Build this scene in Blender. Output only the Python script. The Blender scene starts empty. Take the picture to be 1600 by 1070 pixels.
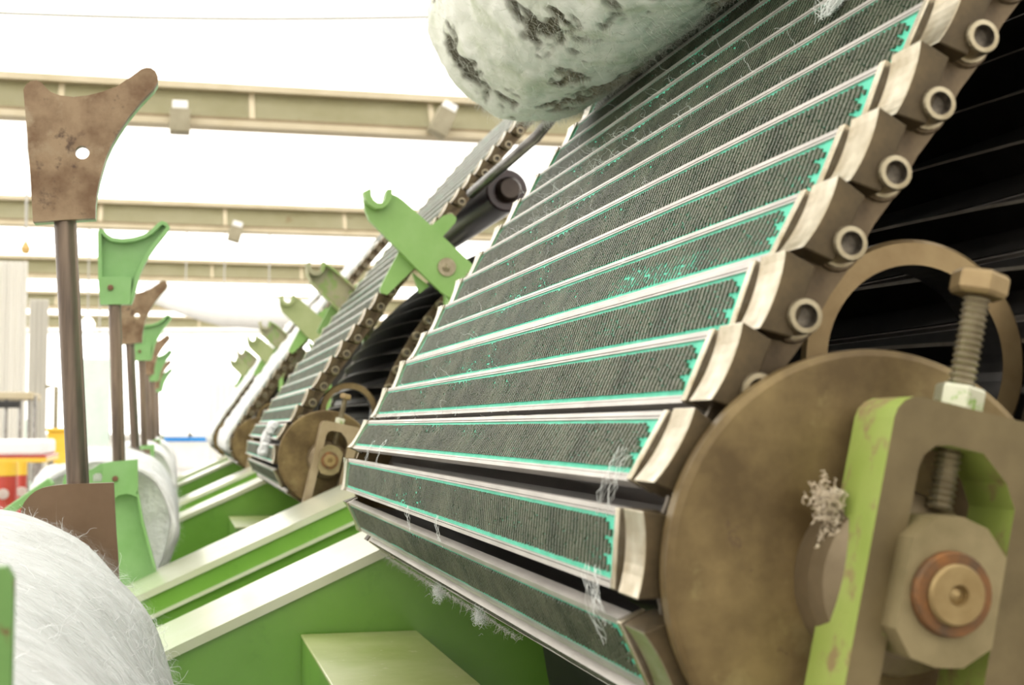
import bpy, bmesh, math, random
from math import sin, cos, radians as R, pi, hypot, atan2
from mathutils import Vector, Matrix, noise
from mathutils.geometry import tessellate_polygon
random.seed(7)
S = bpy.context.scene
COL = S.collection

# ------------------------------------------------------------------ camera, world, exposure
FPX, CX, CY = 2200.0, 800.0, 535.0
YAW, PITCH = R(13.4724), R(3.43363)
FW = Vector((sin(YAW) * cos(PITCH), cos(YAW) * cos(PITCH), sin(PITCH)))
RT = Vector((cos(YAW), -sin(YAW), 0))
UP = RT.cross(FW)
cd = bpy.data.cameras.new('camera')
cam = bpy.data.objects.new('camera', cd)
COL.objects.link(cam)
cd.sensor_width = 36.0
cd.lens = FPX / 1600.0 * 36.0
cd.clip_start = 0.02
cd.clip_end = 200
cam.matrix_world = Matrix(((RT.x, UP.x, -FW.x, 0), (RT.y, UP.y, -FW.y, 0), (RT.z, UP.z, -FW.z, 0), (0, 0, 0, 1)))
cd.dof.use_dof = True
cd.dof.focus_distance = 1.12
cd.dof.aperture_fstop = 14.0
S.camera = cam

w = bpy.data.worlds.new('hall_daylight')
S.world = w
w.use_nodes = True
bg = w.node_tree.nodes['Background']
bg.inputs[0].default_value = (1.0, 0.97, 0.92, 1)
bg.inputs[1].default_value = 0.5
SKYLIGHT = 2.3
S.view_settings.view_transform = 'Standard'
S.view_settings.look = 'None'
S.view_settings.exposure = -0.45
S.view_settings.gamma = 1.0
S.view_settings.use_curve_mapping = False

def at(px, py, Y):
    """point of the plane Y = const that lies on the sight line of a pixel of the 1600 x 1070 frame"""
    d = FW + RT * ((px - CX) / FPX) - UP * ((py - CY) / FPX)
    return d * (Y / d.y)

# ------------------------------------------------------------------ materials
MATS = {}
def mat(name, c1, c2=None, rough=0.5, metal=0.0, scale=20.0, detail=5, stretch=None, bump=0.0, spots=None, spot_scale=30, spot_lo=0.62, emit=None, coat=0.0, contrast=(0.35, 0.65), sheen=0, wear=None, wear_lo=.55, spot_w=.05, bump_d=.004):
    m = bpy.data.materials.new(name)
    m.use_nodes = True
    nt = m.node_tree
    N = nt.nodes
    L = nt.links
    b = N['Principled BSDF']
    b.inputs['Roughness'].default_value = rough
    b.inputs['Metallic'].default_value = metal
    b.inputs['Coat Weight'].default_value = coat
    b.inputs['Coat Roughness'].default_value = 0.2
    if sheen:
        b.inputs['Sheen Weight'].default_value = sheen
    b.inputs['Base Color'].default_value = (*c1, 1)
    tc = N.new('ShaderNodeTexCoord')
    mp = N.new('ShaderNodeMapping')
    L.new(tc.outputs['Object'], mp.inputs['Vector'])
    if stretch:
        mp.inputs['Scale'].default_value = stretch
    no = N.new('ShaderNodeTexNoise')
    no.inputs['Scale'].default_value = scale
    no.inputs['Detail'].default_value = detail
    no.inputs['Roughness'].default_value = 0.6
    L.new(mp.outputs[0], no.inputs['Vector'])
    col = None
    if c2:
        r = N.new('ShaderNodeValToRGB')
        r.color_ramp.elements[0].position = contrast[0]
        r.color_ramp.elements[1].position = contrast[1]
        r.color_ramp.elements[0].color = (*c1, 1)
        r.color_ramp.elements[1].color = (*c2, 1)
        L.new(no.outputs[0], r.inputs[0])
        col = r.outputs[0]
    for sp, sc_, lo, wd in ((spots, spot_scale, spot_lo, spot_w), (wear, spot_scale * .35, wear_lo, .12)):
        if not sp:
            continue
        n2 = N.new('ShaderNodeTexNoise')
        n2.inputs['Scale'].default_value = sc_
        n2.inputs['Detail'].default_value = 7
        n2.inputs['Roughness'].default_value = 0.65
        L.new(tc.outputs['Object'], n2.inputs['Vector'])
        r2 = N.new('ShaderNodeValToRGB')
        r2.color_ramp.elements[0].position = lo
        r2.color_ramp.elements[1].position = lo + wd
        L.new(n2.outputs[0], r2.inputs[0])
        mx = N.new('ShaderNodeMix')
        mx.data_type = 'RGBA'
        L.new(r2.outputs[0], mx.inputs[0])
        if col:
            L.new(col, mx.inputs[6])
        else:
            mx.inputs[6].default_value = (*c1, 1)
        mx.inputs[7].default_value = (*sp, 1)
        col = mx.outputs[2]
    if col:
        L.new(col, b.inputs['Base Color'])
    if bump:
        bp = N.new('ShaderNodeBump')
        bp.inputs['Strength'].default_value = bump
        bp.inputs['Distance'].default_value = bump_d
        L.new(no.outputs[0], bp.inputs['Height'])
        L.new(bp.outputs[0], b.inputs['Normal'])
    if emit:
        b.inputs['Emission Color'].default_value = (*emit[0], 1)
        b.inputs['Emission Strength'].default_value = emit[1]
    MATS[name] = m
    return m

mat('clip_steel', (.42, .385, .355), (.58, .54, .50), rough=.4, metal=.5, scale=60, stretch=(1, .2, 1))
mat('bar_iron', (.022, .018, .015), (.04, .033, .028), rough=.4, metal=.3, scale=40, spots=(.22, .2, .17), spot_scale=150, spot_lo=.72)
mat('rib_edge_glint', (.20, .17, .13), (.30, .26, .21), rough=.35, metal=.5, scale=40)  # thin highlights along the ribs, put into a paler edge colour
mat('teal_foundation', (.055, .50, .31), (.09, .62, .42), rough=.55, scale=80)
mat('wire', (.075, .077, .052), (.175, .17, .118), rough=.42, metal=.3, scale=30)
mat('saddle_metal', (.34, .27, .16), (.62, .56, .44), rough=.27, metal=.75, scale=45, spots=(.28, .13, .05), spot_scale=45, spot_lo=.66)
mat('saddle_end', (.045, .03, .012), (.115, .08, .036), rough=.5, metal=.4, scale=40, spots=(.27, .11, .04), spot_scale=60, spot_lo=.67)
mat('link_steel', (.07, .048, .027), (.15, .108, .062), rough=.4, metal=.6, scale=40)
mat('bolt_steel', (.30, .25, .16), (.46, .40, .28), rough=.32, metal=.85, scale=60)
mat('socket_dark', (.05, .04, .03), (.2, .17, .13), rough=.5, metal=.6, scale=200)
mat('disc_bronze', (.095, .06, .02), (.235, .165, .068), rough=.48, metal=.35, scale=16, detail=10, contrast=(.38, .62), spots=(.10, .06, .03), spot_scale=40, spot_lo=.64, wear=(.28, .22, .095), wear_lo=.56)
mat('hub_metal', (.15, .11, .06), (.25, .19, .115), rough=.42, metal=.4, scale=20)
mat('shaft_bronze', (.25, .17, .07), (.38, .28, .13), rough=.45, metal=.6, scale=40)
mat('rust_ring', (.24, .10, .028), (.10, .06, .03), rough=.7, metal=.3, scale=90)
mat('block_steel', (.19, .15, .07), (.30, .24, .125), rough=.55, metal=.4, scale=25)
mat('bracket_steel', (.10, .072, .03), (.19, .145, .068), rough=.5, metal=.35, scale=14, spots=(.19, .24, .06), spot_scale=20, spot_lo=.64)
mat('bracket_paint', (.26, .34, .065), (.33, .40, .10), rough=.45, metal=.0, scale=25, spots=(.27, .20, .09), spot_scale=55, spot_lo=.52, spot_w=.12, coat=.2)
mat('bracket_tan', (.27, .20, .11), (.38, .30, .19), rough=.5, metal=.3, scale=14)
mat('nut_steel', (.42, .42, .30), (.55, .54, .42), rough=.35, metal=.6, scale=30, spots=(.2, .34, .06), spot_scale=70, spot_lo=.52)
mat('screw_steel', (.24, .20, .13), (.40, .35, .25), rough=.4, metal=.7, scale=60)
mat('drum_iron', (.05, .035, .028), (.10, .075, .06), rough=.32, metal=.4, scale=8)
mat('cylinder_iron', (.03, .027, .025), (.06, .055, .05), rough=.45, metal=.5, scale=10)
mat('ring_bronze', (.20, .13, .06), (.33, .24, .12), rough=.35, metal=.6, scale=20)
mat('frame_green', (.15, .335, .04), (.19, .39, .06), rough=.3, scale=5, spots=(.13, .06, .03), spot_scale=22, spot_lo=.70, wear=(.115, .27, .04), wear_lo=.58, coat=.6, bump=.05)
mat('frame_cap_sheen', (.60, .62, .42), (.68, .69, .54), rough=.28, scale=6, spots=(.22, .10, .05), spot_scale=20, spot_lo=.75, coat=.8)  # bright skylight reflection on the green tops, put into a pale base colour
mat('box_top', (.36, .40, .12), (.52, .54, .26), rough=.35, scale=7, spots=(.62, .60, .40), spot_scale=60, spot_lo=.62, coat=.6)
mat('cast_green', (.19, .39, .12), (.24, .45, .17), rough=.45, scale=12, spots=(.17, .09, .05), spot_scale=25, spot_lo=.71, coat=.2)
mat('plate_green', (.11, .24, .055), (.15, .30, .08), rough=.45, scale=12, spots=(.15, .05, .025), spot_scale=60, spot_lo=.55)
mat('arm_green', (.20, .37, .09), (.25, .43, .13), rough=.45, scale=10, coat=.2)
mat('arm_olive', (.28, .33, .13), (.36, .40, .19), rough=.5, scale=10)
mat('arm_tan', (.33, .30, .20), (.42, .40, .22), rough=.5, scale=10, spots=(.28, .38, .12), spot_scale=16, spot_lo=.5)
mat('scoop_brown', (.15, .083, .04), (.30, .205, .12), rough=.42, metal=.3, scale=24, detail=11, contrast=(.36, .64), spots=(.085, .05, .03), spot_scale=45, spot_lo=.60, spot_w=.1, wear=(.34, .26, .165), wear_lo=.54)
mat('base_brown', (.15, .088, .045), (.21, .13, .075), rough=.42, metal=.3, scale=9, detail=7, spots=(.55, .5, .45), spot_scale=60, spot_lo=.76)
mat('post_steel', (.085, .065, .055), (.25, .185, .135), rough=.33, metal=.55, scale=30, stretch=(1, 1, .08), contrast=(.4, .6))
mat('pin_rust', (.13, .055, .03), (.2, .09, .05), rough=.7, scale=80)
mat('cotton', (.76, .755, .73), (.91, .91, .895), rough=.95, scale=34, detail=10, stretch=(.7, 3, .7), bump=1.0, bump_d=.012)
mat('cotton_fuzz', (.92, .92, .90), rough=.9, scale=5)
mat('roll_cotton', (.82, .83, .73), (.93, .93, .86), rough=.95, scale=14, detail=8, bump=1.0, spots=(.62, .66, .50), spot_scale=16, spot_lo=.50, spot_w=.20)
mat('roll_base', (.035, .03, .018), (.09, .08, .05), rough=.7, scale=60)
mat('roll_fuzz', (.80, .81, .72), rough=.9, scale=5)
mat('bristle', (.16, .135, .07), (.40, .35, .20), rough=.5, scale=300)
mat('knot_cream', (.50, .40, .28), (.66, .57, .44), rough=.9, scale=200)
mat('fibre_grey', (.50, .48, .42), (.62, .6, .54), rough=.9, scale=200)
mat('fibre_white', (.88, .90, .86), rough=.9, scale=5)
mat('rod_steel', (.25, .24, .23), (.5, .48, .46), rough=.25, metal=.8, scale=30)
mat('rod_dark', (.10, .095, .09), (.2, .19, .18), rough=.22, metal=.85, scale=30)
mat('red_drum', (.045, .005, .008), (.02, .004, .004), rough=.3, scale=8, coat=.5)
mat('roof_glazing', (.95, .95, .93), rough=.6, scale=3, emit=((1, .985, .955), SKYLIGHT))
mat('roof_joint', (.78, .77, .73), (.83, .82, .79), rough=.8, scale=3)
mat('beam_olive', (.40, .37, .22), (.46, .43, .28), rough=.6, scale=2, spots=(.34, .26, .14), spot_scale=5, spot_lo=.66)
mat('beam_brown', (.20, .15, .08), (.27, .2, .11), rough=.7, scale=3)
mat('beam_tan', (.50, .42, .27), (.58, .50, .35), rough=.6, scale=3)
mat('box_tan', (.27, .235, .15), (.34, .30, .2), rough=.6, scale=8)
mat('white_wall', (.82, .80, .76), (.87, .855, .82), rough=.8, scale=2)
mat('cream_cloth', (.84, .81, .74), (.9, .88, .83), rough=.9, scale=4, stretch=(6, 6, .4))
mat('floor_concrete', (.26, .245, .22), (.34, .32, .29), rough=.45, scale=3)
mat('red_paint', (.45, .035, .025), (.52, .06, .04), rough=.35, scale=6, coat=.4)
mat('yellow_paint', (.85, .50, .03), (.90, .58, .06), rough=.4, scale=6, coat=.3)
mat('blue_paint', (.02, .22, .62), (.03, .28, .7), rough=.4, scale=6)
mat('mint_wall', (.62, .74, .64), (.70, .80, .71), rough=.7, scale=4)
mat('black_rubber', (.015, .015, .015), (.03, .03, .03), rough=.6, scale=10)
mat('tube_white', (.82, .81, .79), (.88, .87, .85), rough=.7, scale=4)
mat('cable_grey', (.45, .43, .38), (.5, .48, .44), rough=.7, scale=10)
mat('orange_fitting', (.55, .33, .08), (.62, .4, .14), rough=.5, scale=10)

m = MATS['cream_cloth']; nt = m.node_tree
tr = nt.nodes.new('ShaderNodeBsdfTranslucent'); tr.inputs[0].default_value = (.88, .85, .78, 1)
mx = nt.nodes.new('ShaderNodeMixShader'); mx.inputs[0].default_value = .55
nt.links.new(nt.nodes['Principled BSDF'].outputs[0], mx.inputs[1]); nt.links.new(tr.outputs[0], mx.inputs[2])
nt.links.new(mx.outputs[0], nt.nodes['Material Output'].inputs[0])

# ------------------------------------------------------------------ mesh builder
class MB:
    def __init__(s):
        s.v = []; s.f = []; s.m = []; s.sm = []
    def add(s, vs, fs, m=0, smooth=False):
        o = len(s.v)
        s.v += [tuple(v) for v in vs]
        for f in fs:
            s.f.append([i + o for i in f]); s.m.append(m); s.sm.append(smooth)
        return s
    def box(s, x0, x1, y0, y1, z0, z1, m=0, mm=None):
        vs = [(x, y, z) for z in (z0, z1) for y in (y0, y1) for x in (x0, x1)]
        fs = [(0, 2, 3, 1), (4, 5, 7, 6), (0, 1, 5, 4), (2, 6, 7, 3), (0, 4, 6, 2), (1, 3, 7, 5)]  # bottom top front back left right
        if mm:
            for i, f in enumerate(fs):
                s.add([vs[k] for k in f], [(0, 1, 2, 3)], mm[i])
            return s
        return s.add(vs, fs, m)
    def bar(s, a, b, wdt, hgt, up=(0, 0, 1), m=0):
        a = Vector(a); b = Vector(b); d = (b - a).normalized(); up = Vector(up)
        sd = d.cross(up).normalized(); u = sd.cross(d)
        vs = []
        for p in (a, b):
            for i, j in ((-1, -1), (1, -1), (1, 1), (-1, 1)):
                vs.append(p + sd * (i * wdt / 2) + u * (j * hgt / 2))
        return s.add(vs, [(3, 2, 1, 0), (4, 5, 6, 7), (0, 1, 5, 4), (1, 2, 6, 5), (2, 3, 7, 6), (3, 0, 4, 7)], m)
    def tube(s, pts, rad, n=8, m=0, smooth=True, caps=True):
        pts = [Vector(p) for p in pts]
        rads = rad if isinstance(rad, (list, tuple)) else [rad] * len(pts)
        d0 = (pts[1] - pts[0]).normalized()
        up = Vector((0, 0, 1)) if abs(d0.z) < .9 else Vector((1, 0, 0))
        vs = []
        for i, p in enumerate(pts):
            d = (pts[min(i + 1, len(pts) - 1)] - pts[max(i - 1, 0)]).normalized()
            sd = d.cross(up).normalized(); u = sd.cross(d); up = u
            for k in range(n):
                a = 2 * pi * k / n
                vs.append(p + (sd * cos(a) + u * sin(a)) * rads[i])
        fs = []
        for i in range(len(pts) - 1):
            for k in range(n):
                k2 = (k + 1) % n
                fs.append((i * n + k, i * n + k2, (i + 1) * n + k2, (i + 1) * n + k))
        s.add(vs, fs, m, smooth)
        if caps:
            s.add(vs[:n], [tuple(range(n))[::-1]], m)
            s.add(vs[-n:], [tuple(range(n))], m)
        return s
    def lathe(s, prof, c, axis='y', n=48, m=0, ms=None, smooth=False, sub=None):
        """prof: list of (radius, along); revolve about an axis through c"""
        c = Vector(c)
        vs = []
        for (r, h) in prof:
            for k in range(n):
                a = 2 * pi * k / n
                if axis == 'y':
                    vs.append(c + Vector((r * cos(a), h, r * sin(a))))
                elif axis == 'z':
                    vs.append(c + Vector((r * cos(a), r * sin(a), h)))
                else:
                    vs.append(c + Vector((h, r * cos(a), r * sin(a))))
        for i in range(len(prof) - 1):
            fs = []
            for k in range(n):
                k2 = (k + 1) % n
                fs.append((i * n + k, i * n + k2, (i + 1) * n + k2, (i + 1) * n + k))
            o = len(s.v) if False else None
            sub_v = vs[i * n:(i + 2) * n]
            s.add(sub_v, [tuple(q - i * n for q in f) for f in fs], ms[i] if ms else m, smooth)
        return s
    def prism(s, outer, y0, y1, holes=(), m=0, mside=None, mback=None):
        """outline in the X-Z plane pushed out along Y (y0 is the camera side)"""
        polys = [list(outer)] + [list(h) for h in holes]
        flat = [p for q in polys for p in q]
        tris = tessellate_polygon([[Vector((p[0], p[1], 0)) for p in q] for q in polys])
        ft, bt = [], []
        for t in tris:
            a, b, c = [flat[i] for i in t]
            ar = (b[0] - a[0]) * (c[1] - a[1]) - (c[0] - a[0]) * (b[1] - a[1])
            t = tuple(t) if ar > 0 else tuple(t)[::-1]
            ft.append(t); bt.append(t[::-1])
        s.add([(p[0], y0, p[1]) for p in flat], ft, m)
        s.add([(p[0], y1, p[1]) for p in flat], bt, m if mback is None else mback)
        ms = m if mside is None else mside
        for qi, q in enumerate(polys):
            n = len(q)
            ar = sum(q[i][0] * q[(i + 1) % n][1] - q[(i + 1) % n][0] * q[i][1] for i in range(n))
            ccw = (ar > 0) != (qi > 0)
            for i in range(n):
                a, b = q[i], q[(i + 1) % n]
                if not ccw:
                    a, b = b, a
                s.add([(a[0], y0, a[1]), (a[0], y1, a[1]), (b[0], y1, b[1]), (b[0], y0, b[1])], [(0, 3, 2, 1)], ms)
        return s
    def mesh(s, name, mats, off=(0, 0, 0), merge=False):
        me = bpy.data.meshes.new(name)
        ox, oy, oz = off
        me.from_pydata([(a - ox, b - oy, c - oz) for a, b, c in s.v], [], s.f)
        for m in ([mats] if isinstance(mats, str) else mats):
            me.materials.append(MATS[m])
        me.polygons.foreach_set('material_index', s.m)
        me.polygons.foreach_set('use_smooth', s.sm)
        me.update()
        return me

def strand(mb, p, d, ln, rad, rnd, curl=.5, n=9):
    pts = [p.copy()]
    d = d.normalized()
    for i in range(n):
        d = (d + Vector((rnd.gauss(0, 1), rnd.gauss(0, 1), rnd.gauss(0, 1))) * curl * .35).normalized()
        p = p + d * (ln / n); pts.append(p.copy())
    mb.tube(pts, [rad * (1 - .6 * i / n) for i in range(n + 1)], 3, smooth=False, caps=False)

def bevel(o, wd=.001, seg=2, ang=35):
    md = o.modifiers.new('bevel', 'BEVEL')
    md.width = wd; md.segments = seg; md.limit_method = 'ANGLE'; md.angle_limit = R(ang)
    return o

def obj(name, me, parent=None, loc=(0, 0, 0), rot=None):
    o = bpy.data.objects.new(name, me)
    COL.objects.link(o)
    o.location = loc
    if rot:
        o.rotation_euler = rot
    if parent:
        o.parent = parent
    return o

def tag(o, label, cat, group=None, kind=None):
    if label: o['label'] = label
    if cat: o['category'] = cat
    if group: o['group'] = group
    if kind: o['kind'] = kind
    return o

def thing(name, label, cat, loc, group=None):
    e = bpy.data.objects.new(name, None)
    COL.objects.link(e)
    e.location = loc
    e.empty_display_size = .05
    return tag(e, label, cat, group)

def part(name, mb, mats, parent, bev=None, label=None, root=None):
    """mesh given in world coordinates, stored relative to its thing"""
    b = Vector(parent.location)
    if parent.parent:
        b = b + Vector(parent.parent.location)
    o = obj(name, mb.mesh(name, mats, b), parent)
    if bev: bevel(o, bev)
    if label: o['label'] = label
    return o

def solo(name, mb, mats, label, cat, base, group=None, bev=None):
    o = obj(name, mb.mesh(name, mats, base), None, base)
    if bev: bevel(o, bev)
    return tag(o, label, cat, group)

def struct(name, mb, mats, parent=None):
    o = obj(name, mb.mesh(name, mats), parent)
    if parent is None: o['kind'] = 'structure'
    return o

def copy_tree(o, parent=None, dy=0.0, label=None):
    c = o.copy()
    COL.objects.link(c)
    c.parent = parent
    if parent is None:
        c.location.y += dy
    if label:
        c['label'] = label
    for ch in list(o.children):
        copy_tree(ch, c)
    return c

# ------------------------------------------------------------------ layout of one carding machine (X across, Y along the row, Z up)
PITCH_Y = 2.33            # distance from machine to machine
YD = 0.575                # front of the chain wheel
C0 = at(1356, 890, YD)
CXw, CZw = C0.x, C0.z
RC = 0.082                # chain radius on the wheel
PCH = 0.0408              # chain pitch
Y0, Y1 = 0.630, 1.670     # the flats' wired length
YS = 0.588                # outer end of the near saddles
FLOOR = -1.30
CYL = (CXw + .741, -.17, .655)

def chain_points():
    pts = []            # (x, z, alpha)
    # outer run, from the wheel upwards
    phi = R(146.5)
    x, z = CXw + RC * cos(phi), CZw + RC * sin(phi)
    a = phi - pi / 2
    out = []
    for k in range(26):
        out.append((x, z, a))
        x += PCH * cos(a); z += PCH * sin(a)
        a -= R(.32)
    wheel = []
    for k in range(1, 7):
        ph = R(146.5 + 29.4 * k)
        wheel.append((CXw + RC * cos(ph), CZw + RC * sin(ph), ph - pi / 2))
    low = []
    be = R(172)
    for k in range(15):
        low.append((CYL[0] + CYL[2] * cos(be), CYL[1] + CYL[2] * sin(be), be + pi / 2))
        be -= .0415 / CYL[2]
    return out, wheel, low
OUTER, WHEEL, LOWER = chain_points()

# --- shared meshes of one flat; local x along the chain, y along the row, z outward
LEN = Y1 - Y0
def m_bar():
    b = MB()
    b.box(-.0178, .0178, Y0 - .004, Y1 + .004, .0098, .0158)
    n = 14
    ys = [Y0 - .004 + (LEN + .008) * i / n for i in range(n + 1)]
    vs = []
    for i, y in enumerate(ys):
        d = -.004 - .020 * sin(pi * i / n) ** .7
        vs += [(-.0035, y, .0098), (.0035, y, .0098), (.0012, y, d), (-.0012, y, d)]
    fs = []; fe = []
    for i in range(n):
        o = i * 4
        fs += [(o + 1, o + 2, o + 6, o + 5)[::-1], (o + 3, o, o + 4, o + 7)[::-1]]
        fe += [(o + 2, o + 3, o + 7, o + 6)[::-1]]
    b.add(vs, fs); b.add(vs, fe, 1)
    return b.mesh('flat_bar', ['bar_iron', 'rib_edge_glint'])
def m_clip(sgn):
    b = MB()
    x0, x1 = sorted((sgn * .0164, sgn * .0190))
    b.box(x0, x1, Y0 - .001, Y1 + .001, .0112, .0182)
    x0, x1 = sorted((sgn * .0148, sgn * .0160))
    b.box(x0, x1, Y0 - .001, Y1 + .001, .0165, .0179)
    return b.mesh('edge_clip', 'clip_steel')
def m_found():
    b = MB()
    b.box(-.0149, .0149, Y0, Y1, .0158, .0167)
    return b.mesh('foundation', 'teal_foundation')
def m_wires(seed, rows, cols, hgt):
    rnd = random.Random(seed)
    b = MB(); vs = []; fs = []
    yp = (LEN - .012) / rows * 2
    for i in range(rows):
        for j in range(cols):
            xx = -.0116 + .0246 * (j + .5) / cols
            e = .005 + .012 * ((j % 5) / 4.0) + rnd.random() * .002
            y = Y0 + .004 + yp * (i // 2) + .00125 * (i % 2) + .0002 * (j % 2) + .0004 * sin(j * .5)
            if y < Y0 + e or y > Y1 - .004: continue
            wear = noise.noise(Vector((xx * 60 + seed, y * 14, seed * 3.1)))
            if rnd.random() < .02 + max(0, wear - .18) * .5: continue
            h = hgt * (.95 + .10 * rnd.random() - max(0, wear) * .5)
            rx, ry = .00074, .00062
            lx, ly = (rnd.random() - .5) * .0006 - .0006, (rnd.random() - .5) * .0003
            o = len(vs)
            z0 = .0164
            vs += [(xx - rx, y - ry, z0), (xx + rx, y - ry, z0), (xx + rx, y + ry, z0), (xx - rx, y + ry, z0)]
            vs += [(p_[0] + lx, p_[1] + ly, z0 + h) for p_ in vs[-4:]]
            fs += [(o, o + 1, o + 5, o + 4), (o + 1, o + 2, o + 6, o + 5), (o + 3, o, o + 4, o + 7), (o + 4, o + 5, o + 6, o + 7)]
    b.add(vs, fs)
    return b.mesh('wire_points', 'wire')
def m_saddle(near=True):
    b = MB()
    # raised rail, recess and hollowed block on the end of the flat
    sy = (lambda y: y) if near else (lambda y: Y0 + Y1 - y)
    def bx(x0, x1, ya, yb, z0, z1, m=0, mm=None):
        ya, yb = sorted((sy(ya), sy(yb)))
        b.box(x0, x1, ya, yb, z0, z1, m, mm)
    bx(-.0188, .0188, Y0 - .0075, Y0 - .0015, .006, .0198)          # rail
    bx(-.0180, .0180, Y0 - .0140, Y0 - .0075, .004, .0158, 1)       # recess
    # hollowed block
    n = 8
    vs = []
    for ya in (Y0 - .0140, YS):
        for i in range(n + 1):
            x = -.0193 + .0386 * i / n
            t = abs(2 * i / n - 1)
            vs.append((x, sy(ya), .0178 + .0022 * t ** 2.2))
        for i in range(n + 1):
            x = -.0193 + .0386 * i / n
            vs.append((x * (.9 if ya == YS else 1), sy(ya), .0035))
    k = 2 * (n + 1)
    top = [(i, i + 1, k + i + 1, k + i) for i in range(n)]
    bot = [(n + 1 + i, k + n + 1 + i, k + n + 2 + i, n + 2 + i) for i in range(n)]
    sd = [(0, k, k + n + 1, n + 1), (n, 2 * n + 1, k + 2 * n + 1, k + n)]
    endn = [(k + i, k + i + 1, k + n + 2 + i, k + n + 1 + i) for i in range(n)]
    endf = [(i, n + 1 + i, n + 2 + i, i + 1) for i in range(n)]
    if near:
        top = [f[::-1] for f in top]; bot = [f[::-1] for f in bot]; sd = [f[::-1] for f in sd]; endn = [f[::-1] for f in endn]; endf = [f[::-1] for f in endf]
    b.add(vs, top, 0); b.add(vs, bot + sd + endn + endf, 1)
    return b.mesh('saddle', ['saddle_metal', 'saddle_end'])
YL = .603                # chain link plates
def m_link():
    b = MB(); out = []
    n = 10; rr = .0112
    for k in range(n + 1):
        a = pi / 2 + pi * k / n
        out.append((rr * cos(a), rr * sin(a)))
    out.append((PCH * .5, -.0098))
    for k in range(n + 1):
        a = -pi / 2 + pi * k / n
        out.append((PCH + rr * cos(a), rr * sin(a)))
    out.append((PCH * .5, .0098))
    b.prism(out, YL - .002, YL + .002)
    b.lathe([(0, YL - .004), (.0112, YL - .004), (.0118, YL - .003), (.0118, YL - .001)], (0, 0, 0), n=20)
    return b.mesh('chain_link', 'link_steel')
def m_bolt():
    b = MB()
    yb = YL - .004
    b.lathe([(.0100, yb), (.0100, yb - .002), (.0084, yb - .0022), (.0084, yb - .0125), (.0078, yb - .014), (.0056, yb - .014)], (0, 0, 0), n=20, smooth=False)
    h = [(.0056 * cos(2 * pi * k / 20), .0056 * sin(2 * pi * k / 20)) for k in range(20)]
    b.add([(x, yb - .014, z) for x, z in h] + [(x * .85, yb - .009, z * .85) for x, z in h], [(k, (k + 1) % 20, 20 + (k + 1) % 20, 20 + k) for k in range(20)], 1)
    b.add([(x * .85, yb - .009, z * .85) for x, z in h], [tuple(range(20))[::-1]], 1)
    return b.mesh('bolt', ['bolt_steel', 'socket_dark'])
def bake(me, wd, seg=1):
    o = bpy.data.objects.new('bake', me); COL.objects.link(o)
    bm_ = bmesh.new(); bm_.from_mesh(me); bmesh.ops.remove_doubles(bm_, verts=bm_.verts, dist=1e-6); bm_.to_mesh(me); bm_.free()
    bevel(o, wd, seg, 30)
    m2 = bpy.data.meshes.new_from_object(o.evaluated_get(bpy.context.evaluated_depsgraph_get()))
    m2.name = me.name
    bpy.data.objects.remove(o)
    return m2
ME = dict(bar=m_bar(), clipa=m_clip(1), clipb=m_clip(-1), found=m_found(), sn=bake(m_saddle(True), .0007, 2), sf=m_saddle(False), link=m_link(), bolt=m_bolt(),
          w=[m_wires(3, 356, 15, .0017), m_wires(5, 356, 15, .0014), m_wires(8, 356, 15, .0021)], wl=m_wires(4, 356, 9, .0020))

TILT = (3, 10, 14, 6, 11, 14, 10)
def apron(k, label, detail=2, n_out=26):
    """one chain of flats; detail 2: everything, 1: coarser wires"""
    base = Vector((CXw, PITCH_Y * k, CZw))
    t = thing('flat_chain', label, 'flat chain', base, 'chains of wired flats, one on each machine')
    seq = [('o', p) for p in OUTER[:n_out]][::-1] + [('w', p) for p in WHEEL] + [('l', p) for p in LOWER]
    prev = None
    for i, (kind, (x, z, a)) in enumerate(seq):
        loc = (x - base.x, 0, z - base.z)
        tl = 0.0
        if kind == 'o':
            q = n_out - 1 - i                     # the flats sit tilted on the straight run, like shingles
            tl = R(TILT[q]) if q < len(TILT) else R(8 + 6 * random.random())
        sh = .0065 if tl > .06 else 0
        f = obj('flat', ME['bar'], t, (loc[0] + sh * cos(a), 0, loc[2] + sh * sin(a)), (0, -a - tl, 0))
        obj('wire_clothing', random.choice(ME['w']) if detail == 2 and kind != 'l' else ME['wl'], f)
        obj('foundation_strip', ME['found'], f)
        obj('edge_clip', ME['clipa'], f); obj('edge_clip', ME['clipb'], f)
        obj('saddle', ME['sn'], f)
        if detail == 2: obj('saddle', ME['sf'], f)
        if i + 1 < len(seq):
            x2, z2 = seq[i + 1][1][0], seq[i + 1][1][1]
            ang = atan2(z2 - z, x2 - x)
            l = obj('chain_link', ME['link'], t, loc, (0, -ang, 0))
            obj('bolt', ME['bolt'], l)
    return t

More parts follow.
